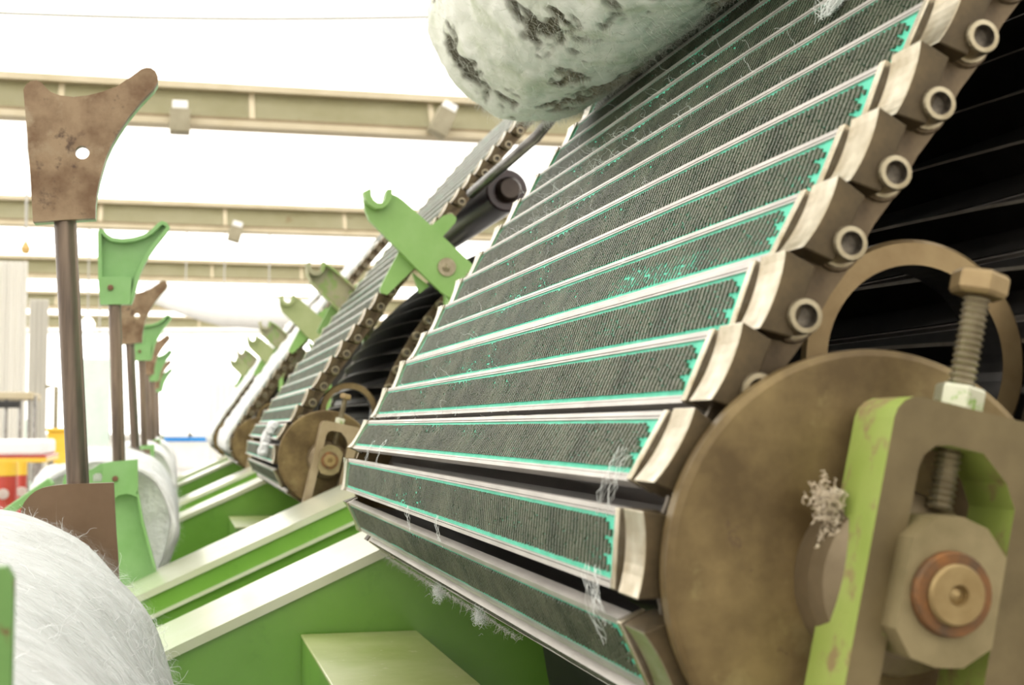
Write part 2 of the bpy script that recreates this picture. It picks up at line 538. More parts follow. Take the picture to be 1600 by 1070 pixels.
# ------------------------------------------------------------------ the hall
HB = 2.6
b = MB(); b.box(-9, 11, -16, 46, FLOOR - .1, FLOOR)
struct('floor', b, 'floor_concrete')
b = MB(); b.box(-9, 11, 46, 46.2, FLOOR, 4.0)
struct('wall_back', b, 'white_wall')
b = MB(); b.box(-9.2, -9, -16, 46.2, FLOOR, 4.0)
struct('wall_left', b, 'white_wall')
b = MB(); b.box(11, 11.2, -16, 46.2, FLOOR, 4.0)
struct('wall_right', b, 'white_wall')
b = MB(); b.box(-9.2, 11.2, -16.2, -16, FLOOR, 4.0)
struct('wall_front', b, 'white_wall')
ceil = MB(); ceil.box(-9.2, 11.2, -16, 46.2, 3.46, 3.5)
ceil_o = struct('ceiling', ceil, 'roof_joint')
def fill_window(i, boxes, frame_boxes):  # glowing panes with frames, added to brighten the far hall
    q = MB()
    for bb in boxes: q.box(*bb)
    o = struct('fill_window_%d' % i, q, 'roof_glazing')
    for bb in frame_boxes:
        q = MB(); q.box(*bb); struct('fill_window_frame', q, 'white_wall', o)
fill_window(1, [(-7 + 2.5 * k, -4.6 + 2.5 * k, 45.9, 45.99, -.2, 2.9) for k in range(7)], [(-7.05 + 2.5 * k, -6.95 + 2.5 * k, 45.8, 45.99, -.3, 3.0) for k in range(8)] + [(-7.05, 10.6, 45.8, 45.99, -.3, -.2)])
fill_window(2, [(-8.99, -8.9, 2 + 4 * k, 5 + 4 * k, .1, 2.7) for k in range(10)], [(-8.99, -8.85, 1.9 + 4 * k, 2.0 + 4 * k, 0, 2.8) for k in range(10)])
BEAM_Y = [-7.8, -1.1, 5.6, 12.3, 19.0, 25.7, 32.4, 39.1]
ys = [-16] + BEAM_Y + [46]
for i in range(len(ys) - 1):
    a, c = ys[i] + .25, ys[i + 1] - .05
    n = 4
    for j in range(n):
        q = MB(); q.box(-9, 11, a + (c - a) * j / n + .015, a + (c - a) * (j + 1) / n - .015, 3.40, 3.455)
        o = struct('glazing_panel', q, 'roof_glazing', ceil_o)
def beam(i, y):
    g = MB()
    g.box(-9, 11, y, y + .22, HB, HB + .055, 1)                 # lower flange
    g.add([(-9, y + .03, HB + .055), (11, y + .03, HB + .055), (11, y + .20, HB + .34), (-9, y + .20, HB + .34)], [(0, 1, 2, 3)], 0)
    g.add([(-9, y + .03, HB + .055), (11, y + .03, HB + .055), (11, y + .20, HB + .34), (-9, y + .20, HB + .34)], [(3, 2, 1, 0)], 0)
    g.box(-9, 11, y + .025, y + .06, HB + .055, HB + .085, 3)
    g.box(-9, 11, y + .10, y + .26, HB + .34, HB + .40, 1)        # upper flange
    g.box(-9, 11, y + .12, y + .24, HB + .40, 3.46, 2)          # upstand, made to glow so the band above the beam turns white
    for x in [-9 + 1.6 * q for q in range(13)]:                   # stiffeners
        g.add([(x, y + .02, HB + .05), (x + .05, y + .02, HB + .05), (x + .05, y + .19, HB + .35), (x, y + .19, HB + .35)], [(0, 1, 2, 3)], 1)
        g.box(x, x + .05, y + .04, y + .2, HB + .05, HB + .06, 1)
    return struct('trim_%d' % i, g, ['beam_olive', 'beam_tan', 'roof_glazing', 'beam_brown'])
for i, y in enumerate(BEAM_Y):
    beam(i + 1, y)

# ------------------------------------------------------------------ machines: wheels, brackets, drums
NTH = ['nearest machine', 'second machine', 'third machine', 'fourth machine', 'fifth machine']
ap = [apron(0, 'nearest and largest chain of dark green wired flats, running up out of the frame', 2),
      apron(1, 'second chain of wired flats, behind the green hooked arm and beside the small bronze wheel', 2),
      apron(2, 'third chain of flats, its face mostly hidden under white fibre', 1),
      apron(3, 'fourth chain of flats, a narrow white-covered strip far down the row', 1)]

AX, AZ = CXw + .005, CZw - .004         # bearing axis
def wheel(k, label):
    y = YD
    base = Vector((CXw + .004, y, CZw))
    axis = Vector((AX, 0, AZ))
    t = thing('chain_wheel', label, 'wheel', base, 'bronze chain wheels')
    d = MB(); d.lathe([(.0, y), (.095, y), (.0980, y + .0015), (.0980, y + .0095), (.06, y + .0095)], base - Vector((0, y, 0)), n=96)
    part('disc', d, 'disc_bronze', t)
    d = MB(); d.lathe([(.012, y - .030), (.031, y - .029), (.0385, y - .024), (.0405, y - .014), (.0405, y + .001)], axis, n=48, smooth=True)
    part('hub', d, 'hub_metal', t)
    d = MB(); d.lathe([(.0, y - .066), (.0035, y - .064), (.0045, y - .0665), (.0115, y - .0665), (.0125, y - .065), (.0125, y + .05), (.0, y + .05)], axis, n=32)
    part('shaft', d, 'shaft_bronze', t)
    d = MB(); d.lathe([(.0125, y - .0635), (.0165, y - .0635), (.0172, y - .062), (.0172, y - .056)], axis, n=32)
    part('bearing_ring', d, 'rust_ring', t)
    d = MB(); d.lathe([(.0, y + .045), (.057, y + .045), (.057, 1.68), (.0, 1.68)], base - Vector((0, y, 0)), n=48, smooth=False)
    part('drum', d, 'drum_iron', t)
    d = MB(); d.lathe([(.0, 1.72), (.09, 1.72), (.09, 1.73), (.0, 1.73)], base - Vector((0, y, 0)), n=48)
    part('disc', d, 'disc_bronze', t)
    d = MB(); d.lathe([(.017, 1.67), (.017, 1.76), (.0, 1.76)], base - Vector((0, y, 0)), n=24)
    part('axle_end', d, 'shaft_bronze', t)
    t.location.y += PITCH_Y * k
    return t
wh = wheel(0, 'large bronze chain wheel in the right foreground with a hub and worn face')

# bracket: a tilted arch carrying the bearing block, drawn in its own leaning frame
YBF, YBB = .528, .563
SH = at(1487, 932, YBF - .006)                        # shaft centre seen at the bearing block
BX, BZ = AX, AZ
TL = R(12.5)
def bf(u, v):                                         # bracket frame (u right, v up) -> world x, z
    return (BX + u * cos(TL) + v * sin(TL), BZ - u * sin(TL) + v * cos(TL))
def rounded(cx, cz, pts):
    return [bf(cx + p[0], cz + p[1]) for p in pts]
def bracket(k, label, front='bracket_steel', side='bracket_paint'):
    base = Vector((BX, YBF, BZ))
    t = thing('bearing_bracket', label, 'bracket', base, 'bearing brackets with adjusting screws')
    W, H, U0 = .0400, .077, .0085
    out = [(-W, -.16), (W, -.16), (W, H - .004), (W - .004, H)] + [(-W + .011 - .011 * sin(a), H - .011 + .011 * cos(a)) for a in [R(q) for q in (0, 22, 45, 68, 90)]]
    w_ = .0235
    hole = [(-w_, -.13), (w_, -.13), (w_, .040), (w_ * .75, .050), (w_ * .2, .060), (-w_ * .35, .060)] + [(-w_ + .012 - .012 * sin(a), .048 + .012 * cos(a) - .0) for a in [R(q) for q in (0, 30, 60, 90)]]
    d = MB(); d.prism([bf(p[0] + U0, p[1]) for p in out], YBF, YBB, [[bf(p[0] + U0 * .8, p[1]) for p in hole]], 0, 1)
    part('arch', d, [front, side], t, .0015)
    bl = []
    for (u, v) in ((-.0205, -.018), (-.0200, .019), (-.012, .029), (.0, .0315), (.012, .029), (.0228, .019), (.0232, -.018), (.012, -.028), (.0, -.030), (-.012, -.028)):
        bl.append(bf(u, v))
    hole = [bf(.0174 * cos(2 * pi * q / 28), .0174 * sin(2 * pi * q / 28)) for q in range(28)]
    d = MB(); d.prism(bl, YBF - .012, YBF + .03, [hole])
    part('bearing_block', d, 'block_steel', t, .002)
    d = MB()
    # adjusting screw: thread modelled as stacked ridges
    prof = []
    v0, v1 = .034, .131
    n = 34
    for i in range(n):
        h = v0 + (v1 - v0) * i / n
        prof += [(.0046, h), (.0060, h + (v1 - v0) / n * .5)]
    vs = []; fs = []; ns = 16
    uo = -.001
    ym = (YBF + YBB) / 2
    ax = Vector((sin(TL), 0, cos(TL))); sx = Vector((cos(TL), 0, -sin(TL)))
    o = Vector((BX, ym, BZ)) + sx * .006
    def ring_prof(pr, ns, mb, m=0, smooth=False, hexa=False):
        vs = []; fs = []
        for r, h in pr:
            for q in range(ns):
                a = 2 * pi * q / ns + (.35 if hexa else 0)
                vs.append(o + ax * h + sx * (r * cos(a)) + Vector((0, 1, 0)) * (r * sin(a)))
        for i in range(len(pr) - 1):
            for q in range(ns):
                q2 = (q + 1) % ns
                fs.append((i * ns + q, i * ns + q2, (i + 1) * ns + q2, (i + 1) * ns + q)[::-1])
        mb.add(vs, fs, m, smooth)
    ring_prof(prof, ns, d)
    part('adjusting_screw', d, 'screw_steel', t)
    d = MB(); ring_prof([(.0, H), (.0108, H), (.0108, H + .0095), (.0100, H + .011), (.0, H + .011)], 6, d, hexa=True)
    part('hex_nut', d, 'nut_steel', t, .0006)
    d = MB(); ring_prof([(.0, v1 - .003), (.0112, v1 - .003), (.0126, v1 - .001), (.0126, v1 + .006), (.0108, v1 + .0078), (.0, v1 + .0078)], 6, d, hexa=True)
    part('screw_head', d, 'ring_bronze', t, .0006)
    rc = at(1424, 562, .635)
    d = MB(); d.lathe([(.0480, .630), (.0590, .630), (.0610, .632), (.0610, .660), (.0480, .660), (.0480, .630)], (rc.x, 0, rc.z - .001), n=64, ms=[0, 0, 1, 1, 1])
    part('guard_ring', d, ['ring_bronze', 'rod_dark'], t)
    t.location.y += PITCH_Y * k
    return t
br = bracket(0, 'green and brown arched bearing bracket with threaded adjusting screw, right foreground')

# big cylinder under the flats
d = MB(); cb = Vector((CYL[0], 1.15, CYL[1] - .6))
d.lathe([(.0, .68), (.622, .68), (.622, 1.62), (.0, 1.62)], (CYL[0], 0, CYL[1]), n=96)
cyl = solo('carding_cylinder', d, 'cylinder_iron', 'dark iron carding cylinder in the shadow under the nearest flats', 'cylinder', cb, 'carding cylinders under the flats')

for k in (1, 2, 3):
    copy_tree(wh, None, PITCH_Y * k, ['', 'smaller bronze chain wheel with an orange worn face, on the second machine', 'grey brown chain wheel beside the white fibre of the third machine', 'farthest chain wheel, hidden low behind white fibre on the fourth machine'][k])
    copy_tree(cyl, None, PITCH_Y * k, 'dark iron carding cylinder in the shadow under the %s flats' % ['', 'second', 'third', 'fourth'][k])
    if k < 3:
        bracket(k, ['', 'tan bearing bracket with adjusting screw in front of the second, smaller wheel', 'bearing bracket in front of the third wheel, mostly hidden'][k], 'bracket_tan', 'bracket_tan')

# ------------------------------------------------------------------ sloping side frames
SLP = math.tan(R(24.2))
FP = at(272, 1010, 1.74)
def zt(x): return FP.z + (x - FP.x) * SLP
def frame(ya, yb, label, k, ledge, x1=.85):
    p = FP
    xa = -.40
    base = Vector((p.x, ya, FLOOR))
    t = thing('side_frame', label, 'machine frame', base, 'sloping green side frames')
    d = MB(); d.prism([(xa, FLOOR), (x1, FLOOR), (x1, zt(x1) - .012), (xa, zt(xa) - .012)], ya, yb, m=0)
    part('side_plate', d, 'frame_green', t, .002)
    d = MB(); d.prism([(xa, zt(xa) - .0125), (x1, zt(x1) - .0125), (x1, zt(x1)), (xa, zt(xa))], ya - .004, yb + .004, m=1 if False else 0)
    part('top_cap', d, 'frame_cap_sheen', t, .002)
    if ledge:
        z = lambda x: zt(x) - .044
        d = MB(); d.prism([(xa, z(xa) - .006), (x1, z(x1) - .006), (x1, z(x1)), (xa, z(xa))], ya - .012, ya + .001)
        part('ledge', d, 'frame_cap_sheen', t, .002)
    t.location.y += PITCH_Y * k
    return t
fa = frame(1.74, 1.98, 'nearest sloping green frame with a pale top, under the nearest flats', 0, False)
fb = frame(2.51, 2.835, 'second sloping green frame, with a pale top and a raised bead along its side', 0, True)
for k in (1, 2):
    copy_tree(fa, None, PITCH_Y * k, ['', 'third sloping green frame, ending at the second bronze wheel', 'fifth sloping green frame, far down the row beside white fibre'][k])
    copy_tree(fb, None, PITCH_Y * k, ['', 'fourth sloping green frame, just beyond the third one', 'sixth and farthest sloping green frame, just below the blue rail'][k])
def side_box(label):
    a = at(472, 990, 1.735); c = at(648, 984, 1.735)
    base = Vector(((a.x + c.x) / 2, 1.5, a.z - .3))
    t = thing('frame_box', label, 'box', base, 'boxes bolted to the inside of the frames')
    d = MB(); d.box(a.x, c.x, 1.28, 1.733, a.z - .30, a.z - .004)
    part('body', d, 'frame_green', t, .003)
    d = MB(); d.box(a.x - .002, c.x + .002, 1.278, 1.733, a.z - .004, a.z)
    part('lid', d, 'box_top', t, .0015)
    return t
bx0 = side_box('yellow green metal box below the nearest flats at the bottom of the frame')
copy_tree(bx0, None, PITCH_Y, 'small pale box behind the second sloping frame')

# ------------------------------------------------------------------ fibre laps and their stands
YG, YB = .46, 1.59        # near (green) and far (brown) ends of the first lap
def circ3(a, b, c):
    ax, ay, bx_, by, cx, cy = *a, *b, *c
    dd = 2 * (ax * (by - cy) + bx_ * (cy - ay) + cx * (ay - by))
    ux = ((ax**2 + ay**2) * (by - cy) + (bx_**2 + by**2) * (cy - ay) + (cx**2 + cy**2) * (ay - by)) / dd
    uy = ((ax**2 + ay**2) * (cx - bx_) + (bx_**2 + by**2) * (ax - cx) + (cx**2 + cy**2) * (bx_ - ax)) / dd
    return ux, uy, hypot(ax - ux, ay - uy)
P_ = [at(*p, 1.50) for p in ((0, 803), (170, 888), (266, 1050))]
LX, LZ, LR = circ3(*[(p.x, p.z) for p in P_])
def lump(x, y, z):
    return (sin(x * 31 + 1.3) * sin(y * 23 + .4) + sin(y * 57 + x * 44) * .5 + sin(z * 67 + y * 13) * .5 + sin(x * 97 - y * 71 + z * 51) * .3) / 2.3
def lap_mesh(r, ya, yb, amp=.006, n=120, m=60):
    b = MB(); vs = []; fs = []
    ys = [ya + (yb - ya) * j / m for j in range(m + 1)]
    prof = [(r * .15, ya)] + [(r * .93, ya + .002)] + [(r * (1 - .07 * max(0, 1 - min(y - ya, yb - y) / .03) ** 2), y) for y in ys] + [(r * .93, yb - .002), (r * .15, yb)]
    for (q, y) in prof:
        for k in range(n):
            a = 2 * pi * k / n
            x, z = cos(a) * r, sin(a) * r
            qq = q + amp * lump(x, y, z) + amp * .8 * sin(y * 90 + sin(a * 3) * 2)
            vs.append((qq * cos(a), y, qq * sin(a)))
    for i in range(len(prof) - 1):
        for k in range(n):
            k2 = (k + 1) % n
            fs.append((i * n + k, i * n + k2, (i + 1) * n + k2, (i + 1) * n + k))
    b.add(vs, fs, 0, True)
    return b
def fuzz_mesh(r, ya, yb, num, ln, lift, seed, wid=.00035, a0=0, a1=2 * pi, tangential=True):
    rnd = random.Random(seed); b = MB(); vs = []; fs = []
    for i in range(num):
        a = a0 + (a1 - a0) * rnd.random(); y = ya + (yb - ya) * rnd.random()
        L_ = ln * (.4 + rnd.random())
        sgn = 1 if rnd.random() < .5 else -1
        pts = []
        for s_ in (0, .5, 1):
            aa = a + sgn * s_ * L_ / r * (1 if tangential else .25)
            rr = r * 1.0 + .003 + lift * s_ * rnd.random() * (2.2 if i % 9 == 0 else 1)
            yy = y + (rnd.random() - .5) * L_ * .5 * s_
            pts.append((rr * cos(aa), yy, rr * sin(aa)))
        o = len(vs)
        vs += [pts[0], (pts[0][0], pts[0][1] + wid, pts[0][2]), pts[1], (pts[1][0], pts[1][1] + wid, pts[1][2]), pts[2]]
        fs += [(o, o + 1, o + 3, o + 2), (o + 2, o + 3, o + 4)]
    b.add(vs, fs)
    return b
def lap(label, LX=LX, LZ=LZ, LR=LR):
    base = Vector((LX, YG + .03, LZ))
    t = thing('fibre_lap', label, 'fibre roll', base, 'white fibre laps on their stands')
    b = lap_mesh(LR, .06, YB - YG - .09)
    o = obj('lap_body', b.mesh('lap_body', 'cotton'), t)
    f = fuzz_mesh(LR - .002, .06, YB - YG - .07, 22000, .034, .013, 5, .0003)
    o = obj('surface_fibres', f.mesh('surface_fibres', 'cotton_fuzz'), t); o['kind'] = 'stuff'
    rnd = random.Random(17); sm = MB()
    for i in range(1400):                      # longer fibres standing off the roll
        a = R(-60) + R(210) * rnd.random(); y = .07 + (YB - YG - .17) * rnd.random() ** .6
        p = Vector((LR * cos(a), y, LR * sin(a)))
        dv = Vector((cos(a) * .8 - sin(a) * rnd.gauss(0, 1.2), rnd.gauss(0, .8), sin(a) * .8 + cos(a) * rnd.gauss(0, 1.2)))
        strand(sm, p, dv, .012 + .022 * rnd.random() ** 2, .00022, rnd, 1.3, 6)
    o = obj('stray_fibres', sm.mesh('stray_fibres', 'cotton_fuzz'), t); o['kind'] = 'stuff'
    d = MB(); d.lathe([(0, -.02), (.02, -.02), (.02, YB - YG - .03), (0, YB - YG - .03)], (0, 0, 0), n=20)
    obj('lap_rod', d.mesh('lap_rod', 'rod_steel'), t)
    return t
lp = lap('big fluffy white fibre roll filling the lower left corner')
lp2 = None
for k in (1, 2, 3):
    lab_ = ['', 'white fibre roll behind the large green stand base', 'white fibre roll behind the second brown stand base', 'farthest white fibre roll, above the others by the thin posts'][k]
    if k == 1:
        lp2 = lap(lab_, -.138, -.204, .145); lp2.location.y += PITCH_Y
    else:
        copy_tree(lp2, None, PITCH_Y * (k - 1), lab_)

SC = 2.675
def ppx(lst, s, ox, oy, Y):
    return [(q.x, q.z) for q in (at(ox + x / s, oy + y / s, Y) for x, y in lst)]
SCOOP_PX = [(100, 380), (112, 357), (133, 344), (155, 341), (176, 350), (192, 370), (215, 390), (255, 404), (310, 410), (370, 403), (430, 388), (490, 365), (550, 325), (590, 295), (610, 288), (632, 290), (650, 303), (660, 325), (660, 347), (645, 373), (590, 430), (540, 490), (500, 550), (470, 600), (445, 655), (430, 705), (415, 760), (405, 810), (400, 860), (399, 914), (140, 930), (135, 850), (125, 680), (110, 500)]
def shrink(poly, d):
    n = len(poly); out = []
    ar = sum(poly[i][0] * poly[(i + 1) % n][1] - poly[(i + 1) % n][0] * poly[i][1] for i in range(n))
    sg = 1 if ar > 0 else -1
    for i in range(n):
        a = Vector(poly[i - 1]); b_ = Vector(poly[i]); c = Vector(poly[(i + 1) % n])
        e1 = (b_ - a).normalized(); e2 = (c - b_).normalized()
        nn = (Vector((-e1.y, e1.x)) + Vector((-e2.y, e2.x))).normalized() * sg
        out.append((b_.x + nn.x * d, b_.y + nn.y * d))
    return out
def brown_stand(label):
    poly = ppx(SCOOP_PX, SC, 0, 0, YB)
    hc = at(345 / SC, 641 / SC, YB)
    rh = .0074
    hole = [(hc.x + rh * cos(2 * pi * q / 24), hc.z + rh * sin(2 * pi * q / 24)) for q in range(24)]
    top = at(101, 350, YB); bot = at(121, 758, YB)
    base = Vector((bot.x, YB, FLOOR))
    t = thing('lap_stand', label, 'stand', base, 'brown-faced lap stands')
    d = MB(); d.prism(poly, YB - .006, YB + .006, [hole])
    part('scoop', d, 'scoop_brown', t, .0012)
    # rim and socket behind the plate
    d = MB(); d.prism(poly, YB + .005, YB + .022, [shrink(poly, .007)])
    part('rim', d, 'cast_green', t, .001)
    d = MB()
    ax = (Vector((top.x, YB + .014, top.z)) - Vector((bot.x, YB + .014, bot.z)))
    d.tube([Vector((bot.x, YB + .010, bot.z)) - ax * .25, Vector((top.x, YB + .010, top.z)) + ax * .14], .0118, 20)
    part('post', d, 'post_steel', t)
    d = MB()
    pl = ppx([(70, 490), (72, 470), (82, 447), (100, 425), (120, 409), (145, 397), (180, 390), (230, 385), (388, 380), (392, 470), (397, 560), (402, 620), (420, 1000), (60, 1000)], 2.183, 0, 580, YB - .012)
    d.prism(pl, YB - .012, YB - .001)
    part('base_plate', d, 'base_brown', t, .0012)
    d = MB(); d.prism([(p[0], p[1]) for p in shrink(pl, .004)], YB + .022, YB + .030)
    part('back_plate', d, 'cast_green', t, .001)
    z0 = pl[-1][1]
    d = MB(); d.box(bot.x - .05, bot.x + .05, YB - .012, YB + .03, FLOOR, z0 + .01)
    part('leg', d, 'cast_green', t, .003)
    return t
bs = brown_stand('tall lap stand with a large flat brown scoop plate on a steel post, left foreground')
GY = YG + PITCH_Y
def green_stand(label):
    # outline of the near green casting, traced at its own distance
    op = [(512, 215), (525, 196), (545, 205), (562, 226), (590, 243), (640, 250), (700, 243), (750, 228), (790, 203), (825, 168), (845, 156), (872, 165), (888, 190), (865, 225), (820, 280), (785, 330), (755, 385), (730, 440), (715, 500), (700, 560), (688, 590), (525, 592), (515, 450)]
    poly = ppx(op, 3.344, 0, 300, GY)
    top = at(179.5, 480, GY); bot = at(186, 720, GY)
    base = Vector((bot.x, GY, FLOOR))
    t = thing('lap_stand', label, 'stand', base, 'green-faced lap stands')
    d = MB(); d.prism(poly, GY, GY + .008)
    part('scoop', d, 'cast_green', t, .0015)
    d = MB(); d.prism(poly, GY - .016, GY + .001, [shrink(poly, .0072)])
    part('rim', d, 'cast_green', t, .002)
    sk = ppx([(520, 448), (690, 448), (680, 590), (527, 592)], 3.344, 0, 300, GY)
    d = MB(); d.prism(sk, GY - .020, GY + .001)
    part('socket', d, 'cast_green', t, .005)
    pc = at(580 / 3.344, 300 + 505 / 3.344, GY)
    d = MB(); d.lathe([(0, GY - .026), (.004, GY - .026), (.0055, GY - .024), (.0055, GY - .018)], (pc.x, 0, pc.z), n=14)
    part('pin', d, 'pin_rust', t)
    ax = Vector((top.x, 0, top.z)) - Vector((bot.x, 0, bot.z))
    d = MB(); d.tube([Vector((bot.x, GY - .004, bot.z)) - ax * .1, Vector((top.x, GY - .004, top.z)) + ax * .1], .0118, 20)
    part('post', d, 'post_steel', t)
    # cast base: head block with a hole, hollow web and side ribs
    bo = ppx([(-150, 330), (-140, 290), (10, 262), (60, 230), (130, 216), (268, 205), (272, 380), (300, 540), (372, 812)], 3.567, 140, 660, GY)
    bo = [q for q in bo if q[1] > zt(q[0]) + .002]
    xr, xl = bo[-1][0], bo[0][0] - .01
    bo += [(xr, zt(xr)), (xl, zt(xl))]
    hl = ppx([(18, 330), (18, 295), (35, 283), (62, 283), (70, 300), (65, 328)], 3.567, 140, 660, GY)
    d = MB(); d.prism(bo, GY + .004, GY + .012, [hl])
    part('web', d, 'cast_green', t, .001)
    hd = ppx([(75, 232), (130, 216), (268, 205), (272, 385), (262, 412), (235, 398), (200, 394), (165, 402), (140, 420), (75, 420)], 3.567, 140, 660, GY)
    d = MB(); d.prism(hd, GY - .022, GY + .005)
    part('head_block', d, 'cast_green', t, .003)
    rb = ppx([(262, 380), (272, 380), (300, 540), (370, 805), (356, 805), (288, 545)], 3.567, 140, 660, GY)
    d = MB(); d.prism(rb, GY - .022, GY + .013)
    part('side_rib', d, 'cast_green', t, .001)
    pc = at(140 + 145 / 3.567, 660 + 311 / 3.567, GY)
    d = MB(); d.lathe([(0, GY - .029), (.004, GY - .029), (.0055, GY - .026), (.0055, GY - .018)], (pc.x, 0, pc.z), n=14)
    part('pin', d, 'pin_rust', t)
    a = at(14, 800, GY + .02); c = at(84, 750, GY + .02)
    d = MB(); d.bar((a.x - .03, GY - .02, a.z - .02), (c.x, GY - .02, c.z), .05, .016, up=(0, 0, 1))
    part('guide_arm', d, 'cast_green', t, .003)
    return t
gs = green_stand('green cast lap stand with ribbed scoop, second post from the left')
for k in (1, 2, 3):
    copy_tree(bs, None, PITCH_Y * k, ['', 'brown scoop stand just behind the nearest green scoop', 'small brown scoop stand, third of the brown ones', 'smallest brown scoop stand, last in the line'][k])
    copy_tree(gs, None, PITCH_Y * k, ['', 'green scoop stand in the middle of the line of posts', 'small green scoop stand near the end of the line', 'farthest green scoop stand at the end of the line'][k])
# edge of a green steel plate in the corner
a = at(-60, 888, .47); c = at(20, 905, .47)
d = MB(); d.prism([(a.x, a.z - .35), (c.x, a.z - .35), (c.x, c.z), (c.x - .002, a.z), (a.x, a.z)], .47, .478)
pl_ = solo('guide_plate', d, 'plate_green', 'green plate edge with rust at the left border, before the white roll', 'plate', Vector((c.x, .47, a.z - .35)), bev=.001)

# ------------------------------------------------------------------ hooked arms
YA = 2.80
def arm(Y, label, matn, ribbed=False, dxy=(0, 0)):
    s, ox, oy = 5.35, 560, 280
    op = [(40, 120), (90, 92), (95, 150), (118, 190), (150, 213), (185, 212), (208, 185), (215, 140), (228, 100), (262, 98), (275, 120), (330, 145), (372, 175), (440, 235), (700, 470), (965, 722), (900, 800), (850, 880), (800, 1010), (700, 950), (470, 730), (320, 570), (180, 430), (90, 340), (55, 250)]
    poly = ppx(op, s, ox, oy, YA)
    base = Vector((poly[18][0], Y, poly[18][1]))
    t = thing('hook_arm', label, 'arm', base, 'hooked roller arms')
    sh = Y - YA
    def pp(name, mb, m, bev=None):
        mb.v = [(x, y + sh, z) for x, y, z in mb.v]
        return part(name, mb, m, t, bev)
    d = MB(); d.prism(poly, YA, YA + (.010 if ribbed else .016)); pp('arm_plate', d, matn, .0015)
    if ribbed:
        d = MB(); d.prism(poly, YA - .02, YA + .001, [shrink(poly, .006)]); pp('rim', d, matn, .001)
    hk = ppx([(30, 120), (92, 90), (95, 150), (118, 190), (150, 213), (185, 212), (208, 185), (215, 140), (228, 98), (268, 98), (268, 160), (240, 220), (190, 255), (130, 258), (75, 220), (45, 175)], s, ox, oy, YA)
    d = MB(); d.prism(hk, YA - .022, YA + .001); pp('hook', d, matn, .002)
    wc = at(ox + 738 / s, oy + 735 / s, YA)
    d = MB(); d.lathe([(0, YA - .004), (.0185, YA - .004), (.019, YA - .003), (.019, YA)], (wc.x, 0, wc.z), n=32); pp('washer', d, 'bolt_steel')
    d = MB(); d.lathe([(0, YA - .018), (.005, YA - .018), (.006, YA - .016), (.006, YA - .010), (.009, YA - .010), (.009, YA - .003)], (wc.x, 0, wc.z), n=6); pp('bolt', d, 'bolt_steel')
    cr = ppx([(620, 375), (700, 310), (770, 295), (810, 330), (800, 370), (470, 740), (235, 970), (180, 950), (172, 920), (210, 840), (330, 610)], s, ox, oy, YA + .03)
    d = MB(); d.prism(cr, YA + .016, YA + .03); pp('cross_bracket', d, 'arm_green', .002)
    tr = ppx([(440, 790), (580, 900), (500, 960)], s, ox, oy, YA + .05)
    d = MB(); d.prism(tr, YA + .03, YA + .042); pp('gusset', d, 'arm_green', .001)
    ex = poly[17][0]; ez = poly[17][1]
    d = MB(); d.box(ex - .03, ex - .008, YA + .004, YA + .026, zt(ex - .008), ez + .03); pp('mount_post', d, 'arm_green', .001)
    return t
arm(YA, 'large green hooked arm with a round washer, between the two nearest flat chains', 'arm_green')
arm(YA + 1.28, 'tan hooked arm rising from the far edge of the second flat chain', 'arm_tan', True)
arm(YA + PITCH_Y, 'olive green hooked arm behind the second flat chain', 'arm_olive')
arm(YA + PITCH_Y + 1.28, 'small tan hooked arm beside the third white-covered chain', 'arm_tan', True)
arm(YA + 2 * PITCH_Y, 'small olive hooked arm, above the third white-covered chain', 'arm_olive')
arm(YA + 2 * PITCH_Y + 1.28, 'tiny tan hooked arm far down the row', 'arm_tan', True)
arm(YA + 3 * PITCH_Y, 'tiny farthest green hooked arm down the row', 'arm_olive')

# ------------------------------------------------------------------ stripping roll wrapped in fibre
rc = at(841, 36, 1.62)
zc = rc.dot(FW)
RR = 166 * zc / FPX - .001
rc = rc + Vector((-.82, 0, .57)) * .010        # lies on the flats
nt = MATS['roll_cotton'].node_tree                    # the fibre is torn where the bristle base shows
an = nt.nodes.new('ShaderNodeAttribute'); an.attribute_name = 'bare'
rp = nt.nodes.new('ShaderNodeMapRange'); rp.inputs[1].default_value = -.12; rp.inputs[2].default_value = .16
mixn = nt.nodes.new('ShaderNodeMix'); mixn.data_type = 'RGBA'; mixn.inputs[7].default_value = (.07, .062, .035, 1)
src = nt.nodes['Principled BSDF'].inputs['Base Color'].links[0].from_socket
nt.links.new(an.outputs['Fac'], rp.inputs[0]); nt.links.new(rp.outputs[0], mixn.inputs[0]); nt.links.new(src, mixn.inputs[6])
nt.links.new(mixn.outputs[2], nt.nodes['Principled BSDF'].inputs['Base Color'])
def bare(x, y, z):
    """how far the wire bristles show through the fibre (positive: bare patch)"""
    v = noise.fractal(Vector((x * 11 + 4, y * 8, z * 11)), .9, 2.1, 4) + .30 * noise.noise(Vector((x * 45, y * 30, z * 45))) + .32 * noise.noise(Vector((x * 110, y * 70, z * 110)))
    return v - .16 - .55 * max(0, (y - .35)) + .45 * max(0, .6 - y)
